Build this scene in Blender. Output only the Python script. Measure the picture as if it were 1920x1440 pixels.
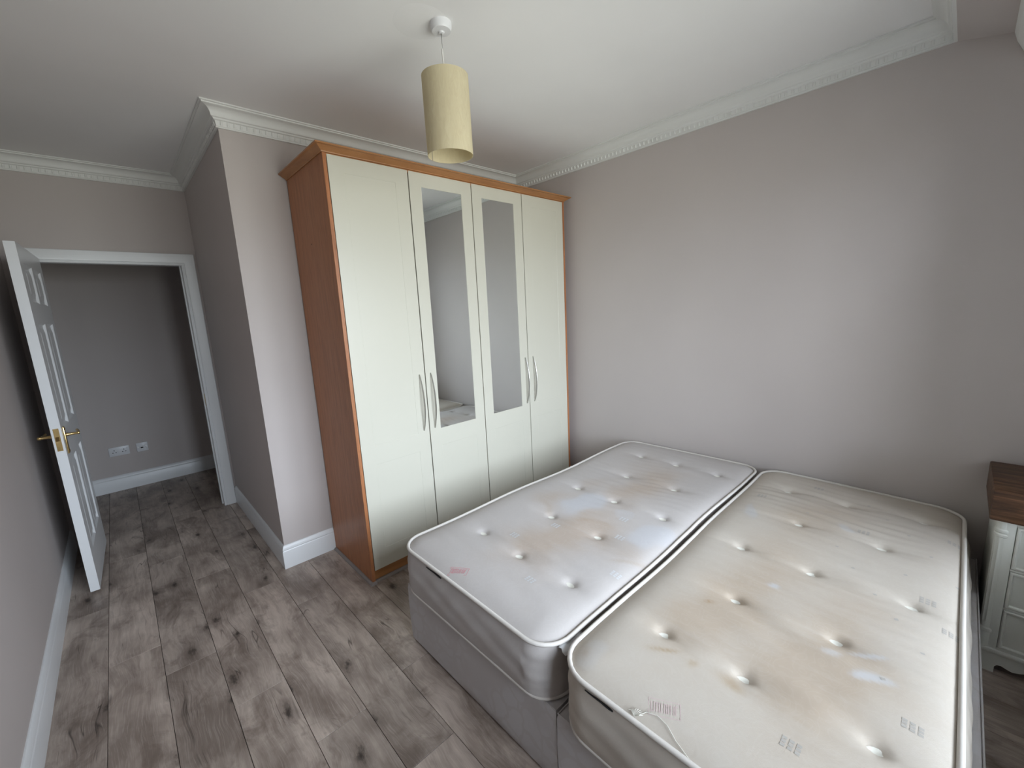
import bpy, bmesh, math, random
import numpy as np
from mathutils import Matrix, Vector

for o in list(bpy.data.objects):
    bpy.data.objects.remove(o, do_unlink=True)
SC = bpy.context.scene
COL = SC.collection
random.seed(4)

# ------------------------------------------------------------------ camera
CAM = Vector((-2.7422, -2.7656, 1.5288))
F_PX, YAW, PITCH, ROLL = 788.13, 42.9515, -10.1301, -2.8698
_y, _p, _r = (math.radians(a) for a in (YAW, PITCH, ROLL))
fw = Vector((math.sin(_y) * math.cos(_p), math.cos(_y) * math.cos(_p), math.sin(_p)))
rt = Vector((math.cos(_y), -math.sin(_y), 0))
up = rt.cross(fw)
r2 = rt * math.cos(_r) + up * math.sin(_r)
u2 = up * math.cos(_r) - rt * math.sin(_r)
cd = bpy.data.cameras.new('camera')
cam = bpy.data.objects.new('camera', cd)
COL.objects.link(cam)
cd.sensor_fit = 'HORIZONTAL'
cd.sensor_width = 36
cd.lens = F_PX / 1920 * 36
cd.clip_start = 0.02
cam.matrix_world = Matrix(((r2.x, u2.x, -fw.x, CAM.x), (r2.y, u2.y, -fw.y, CAM.y),
                           (r2.z, u2.z, -fw.z, CAM.z), (0, 0, 0, 1)))
SC.camera = cam

# ------------------------------------------------------------------ room dimensions (metres)
H = 2.634            # ceiling
ZC = 2.532           # underside of cornice
PC = 0.078           # cornice projection
XL, XR, YF, YB = -1.874, -0.0595, -0.5706, -0.013   # wardrobe
ZT, ZM, PM = 2.319, 2.351, 0.0414
XE, YD, XW, YH = -2.173, 1.4115, -3.1764, 2.631     # chimney-breast edge, door wall, left wall, hall wall
YBK = -2.645         # beam in front of the window
YWIN = -3.40         # window wall
WX0, WX1, WZ0, WZ1 = -2.50, -0.58, 0.62, 2.24        # window opening

# ------------------------------------------------------------------ sky and daylight
W = bpy.data.worlds.new('overcast_sky')
SC.world = W
W.use_nodes = True
nt = W.node_tree
nt.nodes.clear()
wo = nt.nodes.new('ShaderNodeOutputWorld')
bg = nt.nodes.new('ShaderNodeBackground')
tc = nt.nodes.new('ShaderNodeTexCoord')
sx = nt.nodes.new('ShaderNodeSeparateXYZ')
cr = nt.nodes.new('ShaderNodeValToRGB')
mp = nt.nodes.new('ShaderNodeMapRange')
mp.inputs[1].default_value = -1.0
mp.inputs[2].default_value = 1.0
nt.links.new(tc.outputs['Generated'], sx.inputs[0])
nt.links.new(sx.outputs['Z'], mp.inputs[0])
nt.links.new(mp.outputs[0], cr.inputs[0])
el = cr.color_ramp.elements
el[0].position = 0.46
el[0].color = (0.40, 0.40, 0.38, 1)      # gardens and pavement below the horizon
el[1].position = 0.53
el[1].color = (0.80, 0.87, 1.0, 1)       # overcast sky
nt.links.new(cr.outputs[0], bg.inputs[0])
bg.inputs[1].default_value = 9.0
nt.links.new(bg.outputs[0], wo.inputs[0])

pl = bpy.data.lights.new('window_portal', 'AREA')
pl.shape = 'RECTANGLE'
pl.size = WX1 - WX0
pl.size_y = WZ1 - WZ0
pl.cycles.is_portal = True
po = bpy.data.objects.new('window_portal', pl)
COL.objects.link(po)
po.location = ((WX0 + WX1) / 2, YWIN - 0.14, (WZ0 + WZ1) / 2)
po.rotation_euler = (math.pi / 2, 0, 0)

SC.view_settings.view_transform = 'Standard'
SC.view_settings.look = 'None'
SC.view_settings.gamma = 1.0
SC.view_settings.use_curve_mapping = False
SC.view_settings.exposure = 1.10
SC.cycles.max_bounces = 7
SC.cycles.diffuse_bounces = 4
SC.cycles.use_denoising = True


# ------------------------------------------------------------------ helpers: nodes
def srgb(r, g, b):
    def f(c):
        c /= 255.0
        return c / 12.92 if c <= 0.04045 else ((c + 0.055) / 1.055) ** 2.4
    return (f(r), f(g), f(b), 1)


class Mat:
    def __init__(s, name, color=(0.8, 0.8, 0.8, 1), rough=0.5, metal=0.0, spec=0.5):
        s.m = bpy.data.materials.new(name)
        s.m.use_nodes = True
        s.t = s.m.node_tree
        s.b = s.t.nodes['Principled BSDF']
        s.b.inputs['Base Color'].default_value = color
        s.b.inputs['Roughness'].default_value = rough
        s.b.inputs['Metallic'].default_value = metal
        s.b.inputs['Specular IOR Level'].default_value = spec

    def n(s, typ, inp=None, **kw):
        nd = s.t.nodes.new('ShaderNode' + typ)
        for k, v in kw.items():
            setattr(nd, k, v)
        for k, v in (inp or {}).items():
            if hasattr(v, 'is_output') or isinstance(v, bpy.types.NodeSocket):
                s.t.links.new(v, nd.inputs[k])
            else:
                nd.inputs[k].default_value = v
        return nd

    def link(s, a, key):
        s.t.links.new(a, s.b.inputs[key])

    def coord(s, scale=(1, 1, 1), offset=None, kind='Object'):
        c = s.n('TexCoord').outputs[kind]
        if offset is not None:
            c = s.n('VectorMath', {0: c, 1: offset}, operation='ADD').outputs[0]
        return s.n('Mapping', {0: c, 3: scale}).outputs[0]

    def noise(s, vec, scale, detail=3, rough=0.5, dist=0.0):
        return s.n('TexNoise', {'Vector': vec, 'Scale': scale, 'Detail': detail, 'Roughness': rough,
                                'Distortion': dist}).outputs['Fac']

    def ramp(s, fac, stops):
        nd = s.n('ValToRGB', {0: fac})
        e = nd.color_ramp.elements
        while len(e) < len(stops):
            e.new(0.5)
        for i, (p, c) in enumerate(stops):
            e[i].position = p
            e[i].color = c if len(c) == 4 else (*c, 1)
        return nd.outputs[0]

    def mix(s, fac, a, b, blend='MIX'):
        nd = s.n('Mix', data_type='RGBA', blend_type=blend)
        for idx, v in ((0, fac), (6, a), (7, b)):
            if isinstance(v, bpy.types.NodeSocket):
                s.t.links.new(v, nd.inputs[idx])
            else:
                nd.inputs[idx].default_value = v
        return nd.outputs[2]

    def math(s, op, a, b=0.0):
        return s.n('Math', {0: a, 1: b}, operation=op).outputs[0]

    def bump(s, h, strength=0.2, dist=0.005):
        nd = s.n('Bump', {'Height': h, 'Strength': strength, 'Distance': dist})
        s.link(nd.outputs[0], 'Normal')


M = {}


def paint(name, col, rough=0.6, bump=0.05, var=0.03):
    m = Mat(name, col, rough)
    v = m.coord()
    f = m.noise(v, 1.3, 3)
    dk = tuple(c * (1 - var) for c in col[:3]) + (1,)
    lt = tuple(min(1, c * (1 + var)) for c in col[:3]) + (1,)
    m.link(m.ramp(f, [(0.3, dk), (0.7, lt)]), 'Base Color')
    if bump:
        m.bump(m.noise(v, 260, 2), bump, 0.002)
    M[name] = m.m
    return m


paint('wall_paint', (0.53, 0.478, 0.458, 1), 0.65, 0.10)
paint('ceiling_paint', (0.86, 0.85, 0.845, 1), 0.75, 0.06)
paint('white_gloss', (0.78, 0.79, 0.80, 1), 0.32, 0.0)
paint('cornice_white', (0.76, 0.76, 0.74, 1), 0.55, 0.05)
paint('plastic_white', (0.75, 0.75, 0.77, 1), 0.35, 0.0)
paint('black_plastic', (0.012, 0.012, 0.014, 1), 0.5, 0.0)
paint('cream_paint', (0.72, 0.73, 0.68, 1), 0.42, 0.03)
paint('door_cream', (0.61, 0.59, 0.505, 1), 0.36, 0.02, 0.012)
paint('piping_white', (0.66, 0.62, 0.58, 1), 0.75, 0.1)
paint('tuft_felt', (0.62, 0.60, 0.54, 1), 0.9, 0.3)
paint('dark_underlay', (0.035, 0.03, 0.027, 1), 0.9, 0.0)
paint('red_stamp', (0.62, 0.25, 0.28, 1), 0.8, 0.0)
paint('faded_red_stamp', (0.56, 0.44, 0.43, 1), 0.8, 0.0)
paint('grey_print', (0.42, 0.39, 0.36, 1), 0.85, 0.0)
paint('pale_print', (0.54, 0.54, 0.55, 1), 0.85, 0.0)
paint('bead_grey', (0.22, 0.19, 0.175, 1), 0.5, 0.0, 0.15)
paint('cord_white', (0.75, 0.74, 0.72, 1), 0.5, 0.0)

m = Mat('brass', (0.66, 0.47, 0.20, 1), 0.25, 1.0)
m.link(m.ramp(m.noise(m.coord(), 40, 3), [(0.3, (0.56, 0.40, 0.17, 1)), (0.7, (0.72, 0.52, 0.24, 1))]), 'Base Color')
M['brass'] = m.m
m = Mat('satin_nickel', (0.58, 0.57, 0.54, 1), 0.30, 1.0)
m.bump(m.noise(m.coord((1, 1, 40)), 60, 2), 0.05, 0.001)
M['nickel'] = m.m
m = Mat('mirror_glass', (0.80, 0.84, 0.83, 1), 0.0, 1.0)
m.link(m.ramp(m.noise(m.coord(), 2.0, 2), [(0.0, (0.79, 0.83, 0.82, 1)), (1.0, (0.81, 0.85, 0.84, 1))]), 'Base Color')
M['mirror'] = m.m

# thin window glass: clear with a reflection that follows fresnel
m = Mat('window_glass')
t = m.t
out = [n for n in t.nodes if n.type == 'OUTPUT_MATERIAL'][0]
tr = m.n('BsdfTransparent', {0: (0.96, 0.98, 0.97, 1)})
gl = m.n('BsdfGlossy', {'Roughness': 0.0})
fr = m.n('Fresnel', {0: 1.45})
ms = m.n('MixShader', {0: fr.outputs[0], 1: tr.outputs[0], 2: gl.outputs[0]})
t.links.new(ms.outputs[0], out.inputs[0])
t.nodes.remove(m.b)
M['glass'] = m.m


def wood_laminate(name, c0, c1, c2, rough, axis_scale, spec=0.5):
    m = Mat(name, c1, rough, 0, spec)
    v = m.coord(axis_scale)
    a = m.noise(v, 6, 6, 0.6, 0.6)
    b = m.noise(v, 45, 3, 0.6)
    col = m.ramp(a, [(0.25, c0), (0.5, c1), (0.78, c2)])
    col = m.mix(m.math('MULTIPLY', m.ramp(b, [(0.45, (0, 0, 0, 1)), (0.7, (1, 1, 1, 1))]), 0.35), col, c0)
    m.link(col, 'Base Color')
    m.bump(b, 0.04, 0.002)
    M[name] = m.m


wood_laminate('cherry_laminate', (0.29, 0.11, 0.045, 1), (0.42, 0.17, 0.072, 1), (0.50, 0.215, 0.097, 1), 0.40, (9, 9, 0.7), 0.35)
wood_laminate('cherry_moulding', (0.31, 0.13, 0.045, 1), (0.40, 0.18, 0.066, 1), (0.46, 0.22, 0.085, 1), 0.4, (0.9, 0.9, 9))
wood_laminate('rustic_pine', (0.02, 0.010, 0.006, 1), (0.085, 0.037, 0.016, 1), (0.25, 0.13, 0.065, 1), 0.5, (8, 0.9, 11))

# laminate floor planks: grain runs along y, knots and splits differ from plank to plank
m = Mat('oak_laminate', (0.2, 0.17, 0.15, 1), 0.42, 0, 0.45)
oi = m.n('ObjectInfo')
rnd = oi.outputs['Random']
offv = m.n('CombineXYZ', {0: m.math('MULTIPLY', rnd, 37.0), 1: m.math('MULTIPLY', rnd, 91.0), 2: m.math('MULTIPLY', rnd, 13.0)}).outputs[0]
base = m.coord((1, 1, 1), offv)
warp = m.n('TexNoise', {'Vector': base, 'Scale': 3.2, 'Detail': 2})
wv = m.n('VectorMath', {0: warp.outputs['Color'], 1: (0.5, 0.5, 0.5)}, operation='SUBTRACT').outputs[0]
wv = m.n('VectorMath', {0: wv, 1: (0.075, 0.13, 0.0)}, operation='MULTIPLY').outputs[0]
wc = m.n('VectorMath', {0: base, 1: wv}, operation='ADD').outputs[0]
g1 = m.noise(m.n('Mapping', {0: wc, 3: (26, 2.2, 1)}).outputs[0], 1.6, 7, 0.62, 0.4)
g2 = m.noise(m.n('Mapping', {0: wc, 3: (190, 6, 1)}).outputs[0], 1.4, 3, 0.6)
cloud = m.noise(m.n('Mapping', {0: base, 3: (5.5, 2.6, 1)}).outputs[0], 1.0, 4, 0.55)
col = m.ramp(g1, [(0.22, (0.25, 0.198, 0.166, 1)), (0.48, (0.39, 0.322, 0.278, 1)), (0.75, (0.50, 0.425, 0.37, 1))])
col = m.mix(m.ramp(cloud, [(0.36, (1, 1, 1, 1)), (0.60, (0, 0, 0, 1))]), col, m.mix(0.80, col, (0.15, 0.115, 0.095, 1)))
col = m.mix(m.math('MULTIPLY', m.ramp(g2, [(0.5, (0, 0, 0, 1)), (0.72, (1, 1, 1, 1))]), 0.30), col, (0.54, 0.47, 0.42, 1))
smg = m.noise(m.n('Mapping', {0: wc, 3: (8.5, 4.2, 1)}).outputs[0], 1.0, 6, 0.68, 0.8)
col = m.mix(m.math('MULTIPLY', m.ramp(smg, [(0.50, (0, 0, 0, 1)), (0.70, (1, 1, 1, 1))]), 0.75), col, (0.12, 0.088, 0.07, 1))
# knots
kc = m.n('Mapping', {0: wc, 3: (5.0, 2.3, 1)}).outputs[0]
vo = m.n('TexVoronoi', {'Vector': kc, 'Scale': 1.0, 'Randomness': 1.0}, voronoi_dimensions='2D')
kd = m.math('ADD', vo.outputs['Distance'], m.math('MULTIPLY', m.math('SUBTRACT', m.noise(m.n('Mapping', {0: base, 3: (46, 20, 1)}).outputs[0], 1.0, 4, 0.7), 0.5), 0.26))
core = m.ramp(kd, [(0.0, (1, 1, 1, 1)), (0.075, (0, 0, 0, 1))])
halo = m.ramp(kd, [(0.03, (1, 1, 1, 1)), (0.22, (0, 0, 0, 1))])
ksel = m.math('GREATER_THAN', m.n('SeparateColor', {0: vo.outputs['Color']}).outputs[0], 0.35)
col = m.mix(m.math('MULTIPLY', m.math('MULTIPLY', halo, ksel), 0.60), col, (0.085, 0.062, 0.05, 1))
col = m.mix(m.math('MULTIPLY', m.math('MULTIPLY', core, ksel), 0.85), col, (0.026, 0.019, 0.016, 1))
# splits along the grain
sp = m.noise(m.n('Mapping', {0: wc, 3: (17, 1.5, 1)}).outputs[0], 1.0, 2, 0.5, 0.9)
spl = m.ramp(m.math('ABSOLUTE', m.math('SUBTRACT', sp, 0.5)), [(0.0, (1, 1, 1, 1)), (0.016, (0, 0, 0, 1))])
spm = m.ramp(m.noise(m.n('Mapping', {0: base, 3: (5, 2.2, 1)}).outputs[0], 1.3, 2), [(0.58, (0, 0, 0, 1)), (0.66, (1, 1, 1, 1))])
col = m.mix(m.math('MULTIPLY', m.math('MULTIPLY', spl, spm), 0.8), col, (0.035, 0.025, 0.02, 1))
br = m.math('ADD', 1.08, m.math('MULTIPLY', rnd, 0.26))
col = m.mix(1.0, col, m.n('CombineColor', {0: br, 1: br, 2: br}).outputs[0], 'MULTIPLY')
m.link(col, 'Base Color')
m.bump(g2, 0.12, 0.0015)
m.link(m.math('ADD', 0.36, m.math('MULTIPLY', g1, 0.16)), 'Roughness')
M['oak'] = m.m


def ticking(name, clean, tan, quilt):
    """mattress cloth: colour follows the painted stain attribute (marks with their own shape)"""
    m = Mat(name, clean, 0.88, 0, 0.2)
    at = m.n('Attribute', attribute_name='stain')
    sep = m.n('SeparateColor', {0: at.outputs['Color']})
    v = m.coord()
    nz = m.noise(v, 9, 5, 0.6, 0.5)
    s = m.math('ADD', sep.outputs[0], m.math('MULTIPLY', m.math('SUBTRACT', nz, 0.5), 0.35))
    streak = m.noise(m.coord((26, 3.0, 8)), 1.5, 4, 0.6, 0.3)
    s = m.math('ADD', s, m.math('MULTIPLY', m.math('MULTIPLY', m.math('SUBTRACT', streak, 0.5), 0.9), sep.outputs[0]))
    col = m.mix(m.ramp(s, [(0.08, (0, 0, 0, 1)), (0.95, (1, 1, 1, 1))]), clean, tan)
    col = m.mix(sep.outputs[1], col, (0.36, 0.24, 0.12, 1))
    col = m.mix(sep.outputs[2], col, (0.50, 0.515, 0.56, 1))
    # woven damask shadow pattern
    d1 = m.n('TexVoronoi', {'Vector': v, 'Scale': 26.0}, feature='SMOOTH_F1').outputs['Distance']
    pat = m.ramp(m.math('SINE', m.math('MULTIPLY', d1, 38.0)), [(0.55, (0, 0, 0, 1)), (0.8, (1, 1, 1, 1))])
    col = m.mix(m.math('MULTIPLY', pat, 0.025), col, (0.8, 0.8, 0.82, 1))
    m.link(col, 'Base Color')
    weave = m.noise(v, 420, 2)
    h = m.math('ADD', m.math('MULTIPLY', weave, 0.25), m.math('MULTIPLY', m.noise(v, 55, 3), 0.5))
    m.bump(h, quilt, 0.004)
    M[name] = m.m


ticking('ticking_white', (0.495, 0.460, 0.445, 1), (0.445, 0.372, 0.318, 1), 0.25)
ticking('ticking_cream', (0.535, 0.485, 0.43, 1), (0.46, 0.38, 0.305, 1), 0.25)

m = Mat('divan_damask', (0.5, 0.5, 0.52, 1), 0.7, 0, 0.3)
v = m.coord()
wn = m.n('TexNoise', {'Vector': v, 'Scale': 7.0, 'Detail': 3})
wvv = m.n('VectorMath', {0: v, 1: m.n('VectorMath', {0: wn.outputs['Color'], 1: (0.12, 0.12, 0.12)}, operation='MULTIPLY').outputs[0]}, operation='ADD').outputs[0]
vd = m.n('TexVoronoi', {'Vector': wvv, 'Scale': 13.0}, feature='DISTANCE_TO_EDGE').outputs['Distance']
leaf = m.ramp(vd, [(0.06, (0, 0, 0, 1)), (0.10, (1, 1, 1, 1))])
big = m.ramp(m.noise(v, 4.5, 2), [(0.45, (0, 0, 0, 1)), (0.55, (1, 1, 1, 1))])
m.link(m.mix(m.math('MULTIPLY', leaf, big), (0.505, 0.475, 0.47, 1), (0.535, 0.512, 0.515, 1)), 'Base Color')
m.bump(m.noise(v, 300, 2), 0.25, 0.002)
M['divan'] = m.m

m = Mat('shade_paper', (0.82, 0.74, 0.52, 1), 0.8, 0, 0.2)
v = m.coord((1, 1, 0.35))
f = m.noise(v, 45, 5, 0.7, 1.5)
m.link(m.ramp(f, [(0.3, (0.70, 0.62, 0.44, 1)), (0.6, (0.80, 0.73, 0.54, 1)), (0.8, (0.86, 0.80, 0.62, 1))]), 'Base Color')
m.bump(f, 0.15, 0.002)
# paper lets some daylight through
t = m.t
out = [n for n in t.nodes if n.type == 'OUTPUT_MATERIAL'][0]
tl = m.n('BsdfTranslucent', {0: (0.84, 0.76, 0.53, 1)})
ms = m.n('MixShader', {0: 0.38, 1: m.b.outputs[0], 2: tl.outputs[0]})
t.links.new(ms.outputs[0], out.inputs[0])
M['shade'] = m.m


# ------------------------------------------------------------------ helpers: geometry
class G:
    """collects verts and faces"""
    def __init__(s):
        s.v, s.f = [], []

    def add(s, vs, fs):
        o = len(s.v)
        s.v += [tuple(p) for p in vs]
        s.f += [tuple(i + o for i in f) for f in fs]
        return s

    def box(s, x0, x1, y0, y1, z0, z1):
        return s.add([(x0, y0, z0), (x1, y0, z0), (x1, y1, z0), (x0, y1, z0), (x0, y0, z1), (x1, y0, z1), (x1, y1, z1), (x0, y1, z1)],
                     [(0, 3, 2, 1), (4, 5, 6, 7), (0, 1, 5, 4), (1, 2, 6, 5), (2, 3, 7, 6), (3, 0, 4, 7)])

    def bbox(s, x0, x1, y0, y1, z0, z1, b, seg=2):
        bm = bmesh.new()
        bmesh.ops.create_cube(bm, size=1)
        for v in bm.verts:
            v.co = ((x0 + x1) / 2 + v.co.x * (x1 - x0), (y0 + y1) / 2 + v.co.y * (y1 - y0), (z0 + z1) / 2 + v.co.z * (z1 - z0))
        bmesh.ops.bevel(bm, geom=list(bm.edges), offset=b, segments=seg, profile=0.5, affect='EDGES')
        bm.verts.index_update()
        s.add([v.co[:] for v in bm.verts], [[v.index for v in f.verts] for f in bm.faces])
        bm.free()
        return s

    def rings(s, rings, closed=True, cap0=False, cap1=False):
        n = len(rings[0])
        o = []
        vs = [p for r in rings for p in r]
        fs = []
        for i in range(len(rings) - 1):
            for j in range(n if closed else n - 1):
                a, b = i * n + j, i * n + (j + 1) % n
                fs.append((a, b, b + n, a + n))
        if cap0:
            fs.append(tuple(range(n))[::-1])
        if cap1:
            fs.append(tuple((len(rings) - 1) * n + j for j in range(n)))
        return s.add(vs, fs)

    def lathe(s, prof, c=(0, 0, 0), seg=24, axis='z', cap=True):
        rs = []
        for r, h in prof:
            ring = []
            for k in range(seg):
                a = 2 * math.pi * k / seg
                p = (r * math.cos(a), r * math.sin(a), h)
                if axis == 'x':
                    p = (h, p[0], p[1])
                elif axis == 'y':
                    p = (p[1], h, p[0])
                ring.append((c[0] + p[0], c[1] + p[1], c[2] + p[2]))
            rs.append(ring)
        return s.rings(rs, True, cap, cap)

    def tube(s, path, rad, seg=8, closed=False, flat=1.0, upv=(0, 0, 1)):
        P = [Vector(p) for p in path]
        n = len(P)
        rs = []
        for i, p in enumerate(P):
            if closed:
                d = P[(i + 1) % n] - P[i - 1]
            else:
                d = P[min(i + 1, n - 1)] - P[max(i - 1, 0)]
            d.normalize()
            a = d.cross(Vector(upv))
            if a.length < 1e-4:
                a = d.cross(Vector((1, 0, 0)))
            a.normalize()
            b = a.cross(d)
            r = rad[i] if isinstance(rad, (list, tuple)) else rad
            rs.append([tuple(p + a * (r * math.cos(2 * math.pi * k / seg)) + b * (r * flat * math.sin(2 * math.pi * k / seg))) for k in range(seg)])
        if closed:
            rs.append(rs[0])
        return s.rings(rs, True, not closed, not closed)

    def prism(s, poly, lo, hi, plane='yz'):
        """extrude a closed 2-D polygon"""
        def P(a, b, h):
            return {'yz': (h, a, b), 'xz': (a, h, b), 'xy': (a, b, h)}[plane]
        return s.rings([[P(a, b, lo) for a, b in poly], [P(a, b, hi) for a, b in poly]], True, True, True)

    def mesh(s, name, smooth=None):
        me = bpy.data.meshes.new(name)
        me.from_pydata(s.v, [], s.f)
        bm = bmesh.new()
        bm.from_mesh(me)
        bmesh.ops.recalc_face_normals(bm, faces=bm.faces)
        bm.to_mesh(me)
        bm.free()
        if smooth is not None:
            me.polygons.foreach_set('use_smooth', [True] * len(me.polygons))
            me.set_sharp_from_angle(angle=math.radians(smooth))
        me.update()
        return me


def link(name, me, mat, parent=None, loc=(0, 0, 0), rot=(0, 0, 0)):
    o = bpy.data.objects.new(name, me)
    COL.objects.link(o)
    if me is not None and mat and not me.materials:
        me.materials.append(M[mat])
    o.parent = parent
    o.location = loc
    o.rotation_euler = rot
    return o


def tag(o, label, cat, kind=None, group=None):
    o['label'] = label
    o['category'] = cat
    if kind:
        o['kind'] = kind
    if group:
        o['group'] = group
    return o


def struct(name, g, mat, label, cat, smooth=None):
    return tag(link(name, g.mesh(name, smooth), mat), label, cat, 'structure')


def part(name, g, mat, parent, smooth=None, label=None, loc=(0, 0, 0), rot=(0, 0, 0)):
    me = g if isinstance(g, bpy.types.Mesh) else g.mesh(name, smooth)
    o = link(name, me, mat, parent, loc, rot)
    if label:
        o['label'] = label
    return o


def thing(name, label, cat, loc, rotz=0, group=None, kind=None):
    o = link(name, None, None, None, loc, (0, 0, rotz))
    o.empty_display_size = 0.1
    return tag(o, label, cat, kind, group)


# ------------------------------------------------------------------ setting: floor
fl = struct('floor', G().box(XW - 0.1, 0.1, YWIN - 0.1, 0.0, -0.06, -0.0085).box(XW - 0.1, XE + 0.05, 0.0, 1.46, -0.06, -0.0085).box(-4.3, -0.9, 1.46, YH + 0.1, -0.06, -0.0085),
            'dark_underlay', 'grey-brown oak laminate floor running from the bed through the doorway', 'floor')
PW, PL, GAP = 0.1878, 1.19, 0.0009
JOINT = {-1: 0.36, 0: -0.23, 1: -0.485, 2: -0.90, 3: -1.29, 4: -0.43, 5: -1.232}
plank_cache = {}


def plank_mesh(w, l):
    key = (round(w, 3), round(l, 3))
    if key not in plank_cache:
        b, t = 0.0007, 0.0085
        x, y = w / 2 - GAP, l / 2 - GAP
        g = G()
        g.rings([[(-x, -y, -t), (x, -y, -t), (x, y, -t), (-x, y, -t)],
                 [(-x, -y, -b), (x, -y, -b), (x, y, -b), (-x, y, -b)],
                 [(-x + b, -y + b, 0), (x - b, -y + b, 0), (x - b, y - b, 0), (-x + b, y - b, 0)]], True, True, True)
        plank_cache[key] = g.mesh('plank')
    return plank_cache[key]


def plank_row(k, x0, x1, ya, yb):
    j = JOINT.get(k, ((k * 0.43 + 0.2) % 1.0) * PL - 1.0)
    y = j - PL * math.ceil((j - ya) / PL)
    while y < yb:
        a, b = max(y, ya), min(y + PL, yb)
        if b - a > 0.02:
            part('plank', plank_mesh(x1 - x0, b - a), 'oak', fl, loc=((x0 + x1) / 2, (a + b) / 2, 0))
        y += PL


for k in range(-7, 17):
    x0 = -2.995 + PW * k
    x1 = x0 + PW
    c = (x0 + x1) / 2
    if XW - 0.02 < c < XE:
        plank_row(k, max(x0, XW), x1, YWIN, YH)
    elif XE <= c < 0:
        plank_row(k, x0, min(x1, 0.0), YWIN, 0.0)
        if x0 < XE:
            plank_row(k, x0, XE, 0.0, 1.47)
    if c < XW - 0.02 or (XE <= c < -0.9):
        if c > -4.25:
            plank_row(k + 40, x0, x1, 1.47, YH)

# ------------------------------------------------------------------ setting: walls, ceiling
T = 0.10
struct('wall_right', G().box(0, T, YWIN - T, T, 0, H), 'wall_paint', 'plain taupe wall at the head of the two beds', 'wall')
struct('wall_back', G().box(XE, 0, 0, T, 0, H), 'wall_paint', 'taupe wall behind the wardrobe', 'wall')
struct('wall_alcove', G().box(XE, XE + T, T, YD, 0, H), 'wall_paint', 'taupe side wall leading to the doorway', 'wall')
DX0, DX1, DZ = -3.045, -2.257, 2.0       # structural opening
struct('wall_door', G().box(XW, DX0, YD, YD + T, 0, H).box(DX1, XE + T, YD, YD + T, 0, H).box(DX0, DX1, YD, YD + T, DZ, H),
       'wall_paint', 'taupe wall above and around the doorway', 'wall')
struct('wall_left', G().box(XW - T, XW, YWIN - T, YD + T, 0, H), 'wall_paint', 'taupe wall behind the open door', 'wall')
struct('wall_hall_back', G().box(-4.3, -0.9, YH, YH + T, 0, H), 'wall_paint', 'shaded hall wall seen through the doorway', 'wall')
struct('wall_hall_left', G().box(-4.4, -4.3, YD, YH + T, 0, H).box(-4.3, XW - T, YD, YD + T, 0, H), 'wall_paint', 'end wall of the hall beyond the door', 'wall')
struct('wall_hall_right', G().box(-0.9, -0.8, YD, YH + T, 0, H).box(XE + T, -0.9, YD, YD + T, 0, H), 'wall_paint', 'end wall of the hall behind the wardrobe wall', 'wall')
struct('wall_front', G().box(XW, 0, YWIN - T, YWIN, 0, WZ0).box(XW, 0, YWIN - T, YWIN, WZ1, H).box(XW, WX0, YWIN - T, YWIN, WZ0, WZ1).box(WX1, 0, YWIN - T, YWIN, WZ0, WZ1),
       'wall_paint', 'taupe window wall behind the viewer', 'wall')
ceil = struct('ceiling', G().box(-4.4, 0.1, YWIN - T, YH + T, H, H + T), 'ceiling_paint', 'white painted ceiling around the pendant lamp', 'ceiling')
part('plaster_patch', G().lathe([(0.0, -0.0006), (0.098, -0.0006), (0.104, 0.0)], (-1.69, -1.22, H), 48, cap=False), 'ceiling_paint', ceil, 40, 'faint round patch beside the pendant')
struct('wall_beam', G().prism([(YBK, H), (YBK, ZC), (-2.80, 2.495), (-2.86, 2.495), (-2.86, H)], XW, 0, 'yz'), 'wall_paint',
       'taupe beam with sloping underside at top right', 'beam')


# ------------------------------------------------------------------ setting: cornice, skirting, architrave
def sweep(poly, segs, prof, z0):
    """mitred runs of a moulding along a closed room outline; prof = (projection, height)"""
    n = len(poly)

    def mit(i):
        p0, p1, p2 = (Vector(poly[(i + d) % n]) for d in (-1, 0, 1))
        d1, d2 = (p1 - p0).normalized(), (p2 - p1).normalized()
        n1, n2 = Vector((-d1.y, d1.x)), Vector((-d2.y, d2.x))
        m = (n1 + n2)
        return m / m.dot(n1)
    res = []
    for i in segs:
        a, b = Vector(poly[i]), Vector(poly[(i + 1) % n])
        ma, mb = mit(i), mit((i + 1) % n)
        res.append(G().rings([[(a.x + ma.x * q, a.y + ma.y * q, z0 + h) for q, h in prof],
                              [(b.x + mb.x * q, b.y + mb.y * q, z0 + h) for q, h in prof]], True, True, True))
    return res


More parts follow.
